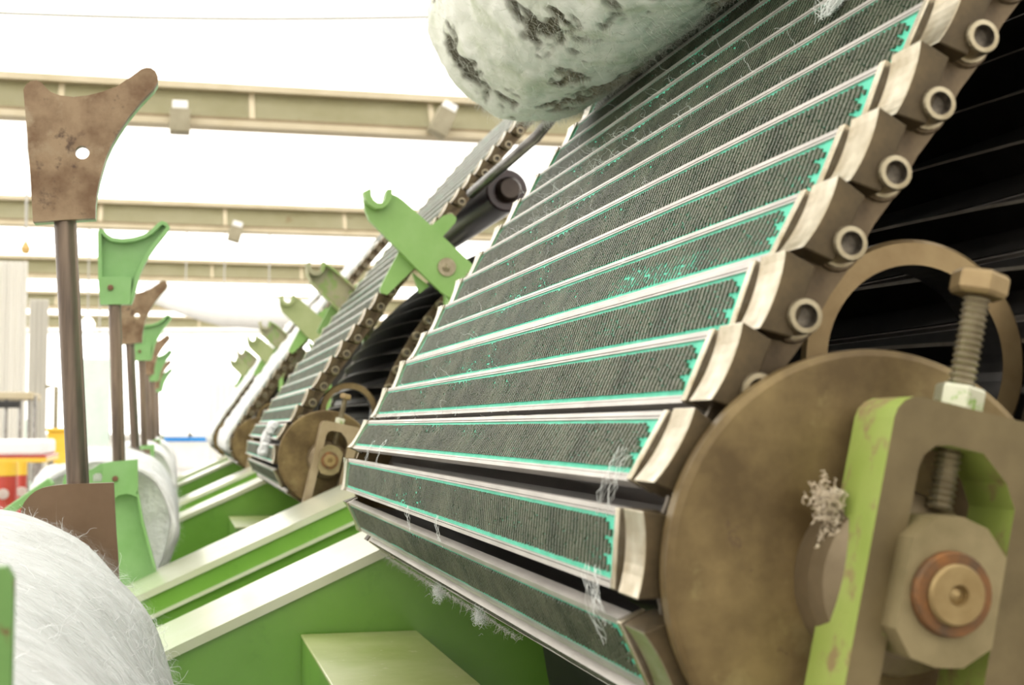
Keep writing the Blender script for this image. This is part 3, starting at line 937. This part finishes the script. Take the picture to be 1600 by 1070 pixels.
def roll(label):
    base = Vector((rc.x, .62, rc.z))
    t = thing('stripping_roll', label, 'roller', base)
    b = MB(); vs = []; fs = []; fm = []
    n, m = 260, 230
    ya, yb = 0.0, 1.06
    prof = [(.25, ya)]
    for j in range(m + 1):
        y = ya + (yb - ya) * j / m
        e = min(y - ya, yb - y) / .075
        q = 1.0 if e >= 1 else (.55 + .45 * math.sqrt(max(0, 1 - (1 - e) ** 2)))
        prof.append((q, y))
    prof.append((.25, yb + .002))
    for (q, y) in prof:
        for k in range(n):
            a = 2 * pi * k / n
            x, z = cos(a) * RR, sin(a) * RR
            am = .005 * noise.fractal(Vector((x * 16, y * 11, z * 16)), .8, 2.0, 5)
            bb = bare(x, y, z)
            am -= .0025 * min(1, max(0, bb / .12 + .5))
            rr = q * RR + am
            vs.append((rr * cos(a), y, rr * sin(a)))
    for i in range(len(prof) - 1):
        for k in range(n):
            k2 = (k + 1) % n
            fs.append((i * n + k, i * n + k2, (i + 1) * n + k2, (i + 1) * n + k))
    b.add(vs, fs, 0, True)
    me = b.mesh('fibre_cover', 'roll_cotton')
    at_ = me.attributes.new('bare', 'FLOAT', 'POINT')
    at_.data.foreach_set('value', [bare(*(Vector((v[0], 0, v[2])).normalized() * RR + Vector((0, v[1], 0)))) for v in vs])
    obj('fibre_cover', me, t)
    # wire bristles showing through and loose fuzz
    rnd = random.Random(11)
    f = MB(); vs = []; fs = []
    for i in range(150000):
        a = R(140) + R(200) * rnd.random(); y = ya + .03 + (yb - ya - .08) * rnd.random()
        x, z = RR * cos(a), RR * sin(a)
        if bare(x, y, z) + rnd.gauss(0, .05) < .0: continue
        h = .001 + .003 * rnd.random()
        ta = a + .020 * (rnd.random() + .2)
        r0 = RR - .005; r1 = RR + .001 + h * 1.2
        o = len(vs); wd = .0005
        vs += [(r0 * cos(a), y, r0 * sin(a)), (r0 * cos(a), y + wd, r0 * sin(a)), (r1 * cos(ta), y + wd / 2, r1 * sin(ta))]
        fs.append((o, o + 1, o + 2))
    f.add(vs, fs)
    o = obj('bristles', f.mesh('bristles', 'bristle'), t); o['kind'] = 'stuff'
    fz = fuzz_mesh(RR - .003, .04, yb - .06, 16000, .016, .012, 21, .0003, R(120), R(350))
    o = obj('loose_fuzz', fz.mesh('loose_fuzz', 'roll_fuzz'), t); o['kind'] = 'stuff'
    rnd = random.Random(4)
    fz = MB(); vs = []; fs = []
    for i in range(7000):                      # fuzz standing off the rounded far end
        a = 2 * pi * rnd.random(); e = rnd.random() * .07
        q = .55 + .45 * math.sqrt(max(0, 1 - (1 - e / .075) ** 2))
        r0 = RR * q; r1 = r0 + .004 + .010 * rnd.random(); y = yb - e
        ta = a + .06 * (rnd.random() - .5); o = len(vs)
        vs += [(r0 * cos(a), y, r0 * sin(a)), (r0 * cos(a), y + .0006, r0 * sin(a)), (r1 * cos(ta), y + .004, r1 * sin(ta))]
        fs.append((o, o + 1, o + 2))
    fz.add(vs, fs)
    o = obj('end_fuzz', fz.mesh('end_fuzz', 'fibre_white'), t); o['kind'] = 'stuff'
    rnd = random.Random(19); sm = MB()
    for i in range(2600):                      # stray fibres standing off the wrapping
        a = R(120) + R(240) * rnd.random(); y = .02 + (yb - .03) * rnd.random() ** .55
        e = min(1, (yb - y) / .075); q = RR * (.55 + .45 * math.sqrt(max(0, 1 - (1 - e) ** 2)))
        p = Vector((q * cos(a), y, q * sin(a)))
        dv = Vector((cos(a) - sin(a) * rnd.gauss(0, 1.3), rnd.gauss(0, .9), sin(a) + cos(a) * rnd.gauss(0, 1.3)))
        strand(sm, p, dv, .006 + .012 * rnd.random(), .0002, rnd, 1.4, 5)
    o = obj('stray_fibres', sm.mesh('stray_fibres', 'roll_fuzz'), t); o['kind'] = 'stuff'
    d = MB(); d.lathe([(0, -.04), (.014, -.04), (.014, yb + .10), (0, yb + .10)], (0, 0, 0), n=24)
    obj('axle', d.mesh('axle', 'rod_steel'), t)
    return t
roll('thick roller wrapped in white fibre with dark bristle patches, lying on the nearest flats')

# drive parts between the first two machines
d = MB(); a = at(838, 214, 2.55); c = at(758, 284, 2.75)
d.tube([a + Vector((.12, -.1, .16)), a, c, c + (c - a) * .3], .0105, 20)
solo('drive_rod', d, 'rod_dark', 'polished steel rod under the fibre roller, in front of the second flat chain', 'rod', c)
p = at(775, 300, 3.15)
t = thing('dark_drum', 'glossy dark red drum behind the second flat chain', 'drum', p + Vector((0, 0, -.09)))
d = MB(); d.lathe([(0, 3.12), (.046, 3.12), (.049, 3.125), (.049, 3.9), (0, 3.9)], (p.x + .02, 0, p.z), n=48); part('drum_shell', d, 'red_drum', t)
d = MB(); d.lathe([(0, 3.09), (.022, 3.09), (.028, 3.10), (.030, 3.12)], (p.x + .02, 0, p.z + .0), n=32, smooth=True); part('hub_cap', d, 'drum_iron', t)

# ------------------------------------------------------------------ fibre caught on the flats
def on_flat(s, y, h=.019, Yoff=0):
    """point on the outer run: s counted in flats from the first straight one"""
    i = max(0, min(len(OUTER) - 2, int(s))); fr = s - i
    x, z, al = OUTER[i]; x2, z2, _ = OUTER[i + 1]
    return Vector((x + (x2 - x) * fr - sin(al) * h, y + Yoff, z + (z2 - z) * fr + cos(al) * h))
rnd = random.Random(31)
mb = MB()
for i in range(420):
    s = int(rnd.random() * 15) + .48 + .05 * rnd.random()
    y = Y0 + .15 + (LEN - .17) * (1 - rnd.random() ** 1.6)
    p = on_flat(s, y, .0195)
    strand(mb, p, Vector((-.6 + rnd.gauss(0, .6), rnd.gauss(0, .8), .5 + rnd.gauss(0, .6))), .006 + .016 * rnd.random() ** 2, .00016, rnd, 1.1)
for (s0, y0_, cnt) in ((8.5, 1.35, 40), (7.5, 1.30, 50), (6.5, 1.40, 40), (9.5, 1.2, 15), (7.5, 1.1, 20), (2.5, 1.4, 12)):
    for i in range(cnt):
        p = on_flat(s0 + rnd.gauss(0, .03), y0_ + rnd.gauss(0, .11), .0195)
        strand(mb, p, Vector((-.7, rnd.gauss(0, .9), .5 + rnd.gauss(0, .4))), .008 + .018 * rnd.random(), .00016, rnd, 1.4)
o = solo('loose_strands', mb, 'fibre_white', 'loose white fibre curls caught on the edges of the nearest flats', 'fibre', on_flat(5, 1.1), None)
o['kind'] = 'stuff'
def tuft(s, y, ln, wid, cnt, label, seed, dirn=None, h=.021):
    rnd = random.Random(seed); mb = MB()
    p0 = on_flat(s, y, h)
    i = int(s); al = OUTER[i][2]
    tdir = Vector((cos(al), 0, sin(al)))
    dv = dirn if dirn else tdir
    for q in range(cnt):
        p = p0 + dv * ((rnd.random() - .5) * ln) + Vector((0, 1, 0)) * rnd.gauss(0, wid) + Vector((-sin(al), 0, cos(al))) * abs(rnd.gauss(0, .002))
        strand(mb, p, dv + Vector((rnd.gauss(0, .25), rnd.gauss(0, .25), rnd.gauss(0, .25))), ln * (.4 + .6 * rnd.random()), .00022, rnd, .5, 6)
    return solo('fibre_tuft', mb, 'fibre_white', label, 'fibre tuft', p0, 'white fibre tufts on the flats')
tuft(11.5, .92, .030, .003, 300, 'white fibre tuft on the upper flats, near the top edge of the frame', 1)
tuft(8.1, .80, .026, .006, 350, 'white triangular fibre patch on a flat below the upper tuft', 2)
# fibres stretched across the gaps on the wheel
mb = MB(); rnd = random.Random(8)
def wheel_pt(deg, y, r=.1005): return Vector((CXw + r * cos(R(deg)), y, CZw + r * sin(R(deg))))
for (d0, d1, y) in ((151, 168, 1.52), (150, 167, 1.44), (148, 168, .66), (150, 168, .645), (183, 197, 1.22), (183, 197, 1.08), (182, 199, .655), (183, 198, .66), (182, 206, .672)):
    for q in range(5):
        pts = [wheel_pt(d0 + (d1 - d0) * i / 7, y + rnd.gauss(0, .0022) + .004 * sin(i + q), .1005 + .002 * sin(i * pi / 7) + rnd.gauss(0, .0008)) for i in range(8)]
        mb.tube(pts, .00013, 3, smooth=False, caps=False)
o = solo('bridging_strands', mb, 'fibre_white', 'thin white fibres stretched across the gaps between flats at the wheel', 'fibre', wheel_pt(170, 1.0))
o['kind'] = 'stuff'
# clumps hanging from the lowest flats
def clump(px, py, Y, r, label, seed, drop=1.5, matn='fibre_white', cnt=260):
    rnd = random.Random(seed); mb = MB(); p = wheel_pt(px, Y, py)
    for q in range(cnt):
        v = Vector((rnd.gauss(0, 1), rnd.gauss(0, 1), rnd.gauss(0, 1))) * r * .55
        v.z *= drop
        strand(mb, p + v, Vector((rnd.gauss(0, 1), rnd.gauss(0, 1), rnd.gauss(0, 1) - .3)), r * 1.4, .00014, rnd, 1.5, 6)
    return solo('fibre_clump', mb, matn, label, 'fibre clump', p, 'fibre clumps on the machine')
clump(233, .107, 1.27, .0045, 'white fibre clump hanging under the lowest flat, left of the other', 3)
clump(234, .107, 1.10, .004, 'white fibre clump hanging under the lowest flat, right of the other', 4)
mb = MB(); rnd = random.Random(12)
for q in range(900):
    p = wheel_pt(228 + 14 * rnd.random(), 1.0 + .64 * rnd.random(), .1045)
    strand(mb, p, Vector((-.4 + rnd.gauss(0, .6), rnd.gauss(0, .8), -.8 + rnd.gauss(0, .5))), .004 + .008 * rnd.random() ** 2, .00013, rnd, 1.6, 6)
o = solo('hanging_fuzz', mb, 'fibre_grey', 'grey fuzz hanging along the underside of the lowest visible flat', 'fibre', wheel_pt(235, 1.3))
o['kind'] = 'stuff'
mb = MB(); rnd = random.Random(9)
hp = at(1290, 772, .556)
for q in range(260):
    v = Vector((rnd.gauss(0, 1), rnd.gauss(0, .7), rnd.gauss(0, 1))) * .0030
    mb_p = hp + v + (Vector((.004, 0, -.018)) * rnd.random() ** 2.5)
    strand(mb, mb_p, Vector((rnd.gauss(0, 1), rnd.gauss(0, 1), rnd.gauss(0, 1))), .006, .0005, rnd, 1.8, 6)
solo('fibre_clump', mb, 'knot_cream', 'cream fibre knot stuck on the hub of the large bronze wheel', 'fibre clump', hp, 'fibre clumps on the machine')

# fibre webs lying over the flats of the farther machines
def web(k, y0, y1, s0, s1, label, seed):
    rnd = random.Random(seed); b = MB(); vs = []; fs = []
    path = [(x, z, a) for x, z, a in WHEEL[1::-1]] + OUTER
    nS, nY = 60, 30
    for i in range(nS + 1):
        s = s0 + (s1 - s0) * i / nS
        j = max(0, min(len(path) - 2, int(s))); fr = s - j
        x = path[j][0] + (path[j + 1][0] - path[j][0]) * fr; z = path[j][1] + (path[j + 1][1] - path[j][1]) * fr
        a = path[j][2] + (path[j + 1][2] - path[j][2]) * fr
        for q in range(nY + 1):
            y = y0 + (y1 - y0) * q / nY + .02 * sin(s * 1.7 + seed)
            h = .024 + .012 * abs(noise.fractal(Vector((s * .9, y * 14, seed)), .8, 2, 4)) + .003 * rnd.random()
            edge = min(q, nY - q, i, nS - i)
            if edge == 0: h = .018
            vs.append((x - sin(a) * h, y + PITCH_Y * k + (.008 * rnd.random() if edge < 2 else 0), z + cos(a) * h))
    for i in range(nS):
        for q in range(nY):
            o = i * (nY + 1) + q
            fs.append((o, o + 1, o + nY + 2, o + nY + 1))
    b.add(vs, fs, 0, True)
    o = solo('fibre_web', b, 'cotton', label, 'fibre web', Vector((CXw, PITCH_Y * k + 1, CZw)), 'white fibre webs on the flats')
    md = o.modifiers.new('thickness', 'SOLIDIFY'); md.thickness = .006; md.offset = -1
    return o
web(2, .70, 1.60, .2, 24, 'thick white fibre web covering the third chain of flats', 1)
web(3, .66, 1.62, .2, 26, 'white fibre web over the fourth chain, behind the third one', 2)
web(1, .78, .90, .9, 2.3, 'small white fibre patch on the flats at the second bronze wheel', 5)

# ------------------------------------------------------------------ hall fittings
def hang_box(px, py, beamY, label, wd=.10, hg=.14, tilt=0):
    p = at(px, py, beamY)
    t = thing('lamp_box', label, 'lamp', p, 'tan lamp boxes under the roof beams')
    d = MB(); d.box(-wd, wd, -.09, .09, -hg, hg); o = part('case', MBshift(d, p), 'box_tan', t, .01)
    d = MB(); d.box(-wd * .75, wd * .75, -.07, .07, hg, hg + .07); part('cap', MBshift(d, p), 'tube_white', t, .01)
    d = MB(); d.tube([(0, 0, hg + .05), (0, 0, HB + .12 - p.z)], .025, 8); part('hanger', MBshift(d, p), 'beam_tan', t)
    t.rotation_euler = (0, tilt, 0)
    return t
def MBshift(mb, p):
    mb.v = [(x + p.x, y + p.y, z + p.z) for x, y, z in mb.v]; return mb
hang_box(281, 190, 12.2, 'tan lamp box hanging from the nearest roof beam, left of the rollers', .085, .10)
hang_box(690, 192, 12.2, 'tan lamp box hanging tilted from the nearest roof beam beside the fibre roller', .085, .12, .45)
hang_box(367, 366, 18.9, 'tan lamp box hanging from the second roof beam', .085, .10, .25)
def cable(px0, py0, px1, py1, Y, sag, rad, label, n=24, matn='cable_grey'):
    a = at(px0, py0, Y); c = at(px1, py1, Y); mb = MB()
    mb.tube([a + (c - a) * (i / n) - Vector((0, 0, sag * sin(pi * i / n))) for i in range(n + 1)], rad, 6)
    return solo('cable', mb, matn, label, 'cable', a)
cable(-60, 18, 690, 26, 9.5, .03, .012, 'thin sagging cable across the bright roof at the top left')
cable(-200, 518, 520, 516, 30, 0, .07, 'white horizontal pipe across the hall behind the posts', 8, 'tube_white')
p = at(40, 388, 12.4)
t = thing('pull_cord', 'thin vertical pull cord with an orange handle, left of the nearest post', 'cord', p)
d = MB(); d.tube([p, Vector((p.x, p.y, HB + .03))], .012, 6); part('cord', d, 'cable_grey', t)
d = MB(); d.lathe([(0, -.05), (.03, -.04), (.04, 0), (.015, .05), (0, .06)], p, 'z', 14)
part('handle', d, 'orange_fitting', t)
# fabric air duct
pts = [at(x, y, Y) for x, y, Y in ((235, 455, 24), (290, 470, 23.5), (350, 484, 23), (420, 490, 22.5), (520, 492, 22))]
d = MB(); d.tube(pts, [.16, .24, .27, .25, .22], 20)
t = thing('air_duct', 'soft white air duct hanging across the hall behind the posts', 'duct', pts[0])
part('duct_sleeve', d, 'tube_white', t)
for q in pts[1:4]:
    d = MB(); d.tube([q + Vector((0, 0, .2)), Vector((q.x, q.y, 3.46))], .012, 6); part('hanger', d, 'cable_grey', t)
# lamp globes
for x, y, lab in ((137, 507, 'round white lamp globe just right of the nearest post'), (155, 535, 'round white lamp globe lower right of the other globe')):
    p = at(x, y, 20); t = thing('lamp_globe', lab, 'lamp', p, 'lamp globes')
    d = MB(); d.lathe([(0.001, -.10), (.06, -.08), (.10, 0), (.06, .08), (.02, .1)], p, 'z', 20, smooth=True); part('globe', d, 'roof_glazing', t)
    d = MB(); d.tube([p + Vector((0, 0, .09)), Vector((p.x, p.y, 3.45))], .012, 6); part('stem', d, 'cable_grey', t)
# cloth screens along the left
for i, (x0, x1, Y, lab) in enumerate(((-60, 38, 17, 'cream cloth screen at the far left edge'), (42, 72, 22, 'cream cloth screen between the left edge and the nearest post'), (325, 480, 33, 'cream cloth screen at the end of the hall, right of the posts'))):
    a = at(x0, 660, Y); c = at(x1, 660, Y); mb = MB(); n = 40
    vs = []
    for j in range(n + 1):
        x = a.x + (c.x - a.x) * j / n
        for z in (FLOOR + .5, 1.9 if i < 2 else 1.0):
            vs.append((x, Y + .05 * sin(j * 1.9), z))
    mb.add(vs, [(2 * j, 2 * j + 1, 2 * j + 3, 2 * j + 2) for j in range(n)], 0, True)
    o = solo('cloth_screen', mb, 'cream_cloth', lab, 'screen', Vector(((a.x + c.x) / 2, Y, FLOOR + .5)), 'cloth screens in the hall')
    # low mint dado and blue strip
def far_box(name, px0, py0, px1, py1, Y, dep, matn, label, cat, to_floor=False):
    a = at(px0, py0, Y); c = at(px1, py1, Y); d = MB()
    d.box(a.x, c.x, Y, Y + dep, FLOOR if to_floor else c.z, a.z)
    return solo(name, d, matn, label, cat, Vector(((a.x + c.x) / 2, Y, FLOOR if to_floor else c.z)), bev=.01)
far_box('partition', -40, 655, 62, 700, 26, .1, 'mint_wall', 'pale mint green partition far left behind the racks', 'partition', True)
far_box('partition', 128, 560, 170, 700, 28, .1, 'mint_wall', 'pale green partition just right of the nearest post', 'partition', True)
far_box('rail', 236, 683, 330, 690, 20, .1, 'blue_paint', 'bright blue horizontal rail at the end of the machine row', 'rail')
# yellow cabinet
a = at(74, 674, 13); c = at(104, 740, 13)
t = thing('cabinet', 'yellow cabinet just left of the nearest post', 'cabinet', (a.x, 13, FLOOR))
d = MB(); d.box(a.x, c.x, 13, 13.3, FLOOR, a.z); part('body', d, 'yellow_paint', t, .01)
d = MB(); d.box(a.x - .01, c.x + .01, 12.98, 13.32, a.z, a.z + .03); part('top', d, 'yellow_paint', t, .005)
# red and yellow cans
for i, (x0, x1, lab) in enumerate(((-14, 26, 'red fibre can with a yellow rim at the left edge of the frame'), (27, 42, 'narrow red fibre can with a yellow rim beside the first can'))):
    a = at(x0, 722, 8.0 + i * .6); c = at(x1, 722, 8.0 + i * .6)
    r = (c.x - a.x) / 2; m_ = Vector(((a.x + c.x) / 2, 8.0 + i * .6 + r, 0)); zt = a.z
    t = thing('fibre_can', lab, 'can', (m_.x, m_.y, FLOOR), 'red fibre cans')
    d = MB(); d.lathe([(0, FLOOR), (r, FLOOR), (r, zt - .07), (0, zt - .07)], m_, 'z', 32); part('can_body', d, 'red_paint', t)
    d = MB(); d.lathe([(r, zt - .075), (r * 1.04, zt - .07), (r * 1.04, zt), (r * .9, zt), (r * .9, zt - .07)], m_, 'z', 32); part('rim_band', d, 'yellow_paint', t)
    q = m_ + Vector((0, -r, zt - .17)); d = MB(); d.lathe([(0, -.012), (.028, -.01), (.03, .02)], q, 'y', 20); part('badge', d, 'cream_cloth', t)
# table with red and yellow edge behind the cans
a = at(-30, 712, 9.6); c = at(72, 735, 9.6)
t = thing('work_table', 'long low table with a red and yellow edge behind the red cans', 'table', ((a.x + c.x) / 2, 9.8, FLOOR))
d = MB(); d.box(a.x, c.x, 9.6, 10.6, a.z - .045, a.z - .015); part('yellow_edge', d, 'yellow_paint', t, .004)
d = MB(); d.box(a.x, c.x, 9.6, 10.6, a.z - .015, a.z); part('red_edge', d, 'red_paint', t, .004)
d = MB(); d.box(a.x + .02, c.x - .02, 9.62, 10.58, a.z, a.z + .10); part('top', d, 'tube_white', t, .02)
for x in (a.x + .05, c.x - .05):
    for y in (9.65, 10.55):
        d = MB(); d.box(x - .02, x + .02, y - .02, y + .02, FLOOR, a.z - .045); part('leg', d, 'rod_steel', t)
# rack with tan rail, posts and black box
Y = 14.0
a = at(-30, 612, Y); c = at(52, 622, Y)
t = thing('rack', 'tan overhead rack on thin posts at the far left', 'rack', ((a.x + c.x) / 2, Y, FLOOR))
d = MB(); d.box(a.x, c.x, Y, Y + .8, a.z - .07, a.z); part('top_rail', d, 'beam_tan', t, .01)
for px in (8, 30, 44, 53):
    q = at(px, 620, Y); d = MB(); d.tube([(q.x, Y + .1, FLOOR), (q.x, Y + .1, a.z - .03)], .018, 8); part('post', d, 'rod_steel', t)
a2 = at(-8, 626, Y); c2 = at(28, 637, Y); d = MB(); d.box(a2.x, c2.x, Y - .05, Y + .1, c2.z, a2.z); part('black_box', d, 'black_rubber', t, .01)
q = at(88, 604, 15); d = MB(); q2 = at(72, 604, 15); d.tube([(q.x, 15, FLOOR), (q.x, 15, q.z), (q2.x, 15, q2.z)], .025, 8)
solo('lamp_post', d, 'box_tan', 'thin bent standpipe above the yellow cabinet', 'post', Vector((q.x, 15, FLOOR)))
# white bales beyond the laps
for i, (px, py, Y, r, lab) in enumerate(((150, 722, 10.5, .20, 'white heap of fibre just right of the nearest post'), (90, 745, 9.0, .14, 'white heap of fibre under the yellow cabinet'))):
    p = at(px, py, Y); b = MB(); vs = []; fs = []; n, m = 28, 12
    for j in range(m + 1):
        th = pi / 2 * j / m
        for k in range(n):
            a_ = 2 * pi * k / n
            rr = r * (1 + .12 * sin(3 * a_ + i) * sin(th * 2) + .06 * sin(7 * a_ + 5 * th))
            vs.append((p.x + rr * cos(a_) * cos(th) * 1.1, p.y + rr * sin(a_) * cos(th), p.z - r * .5 + rr * sin(th)))
    for j in range(m):
        for k in range(n):
            k2 = (k + 1) % n; fs.append((j * n + k, j * n + k2, (j + 1) * n + k2, (j + 1) * n + k))
    b.add([(v[0], v[1], FLOOR) for v in vs[:n]] + vs[:n], [(k, (k + 1) % n, n + (k + 1) % n, n + k) for k in range(n)], 0, True)
    b.add(vs, fs, 0, True)
    solo('fibre_heap', b, 'cotton', lab, 'fibre heap', Vector((p.x, p.y, FLOOR)), 'fibre heaps on the hall floor')
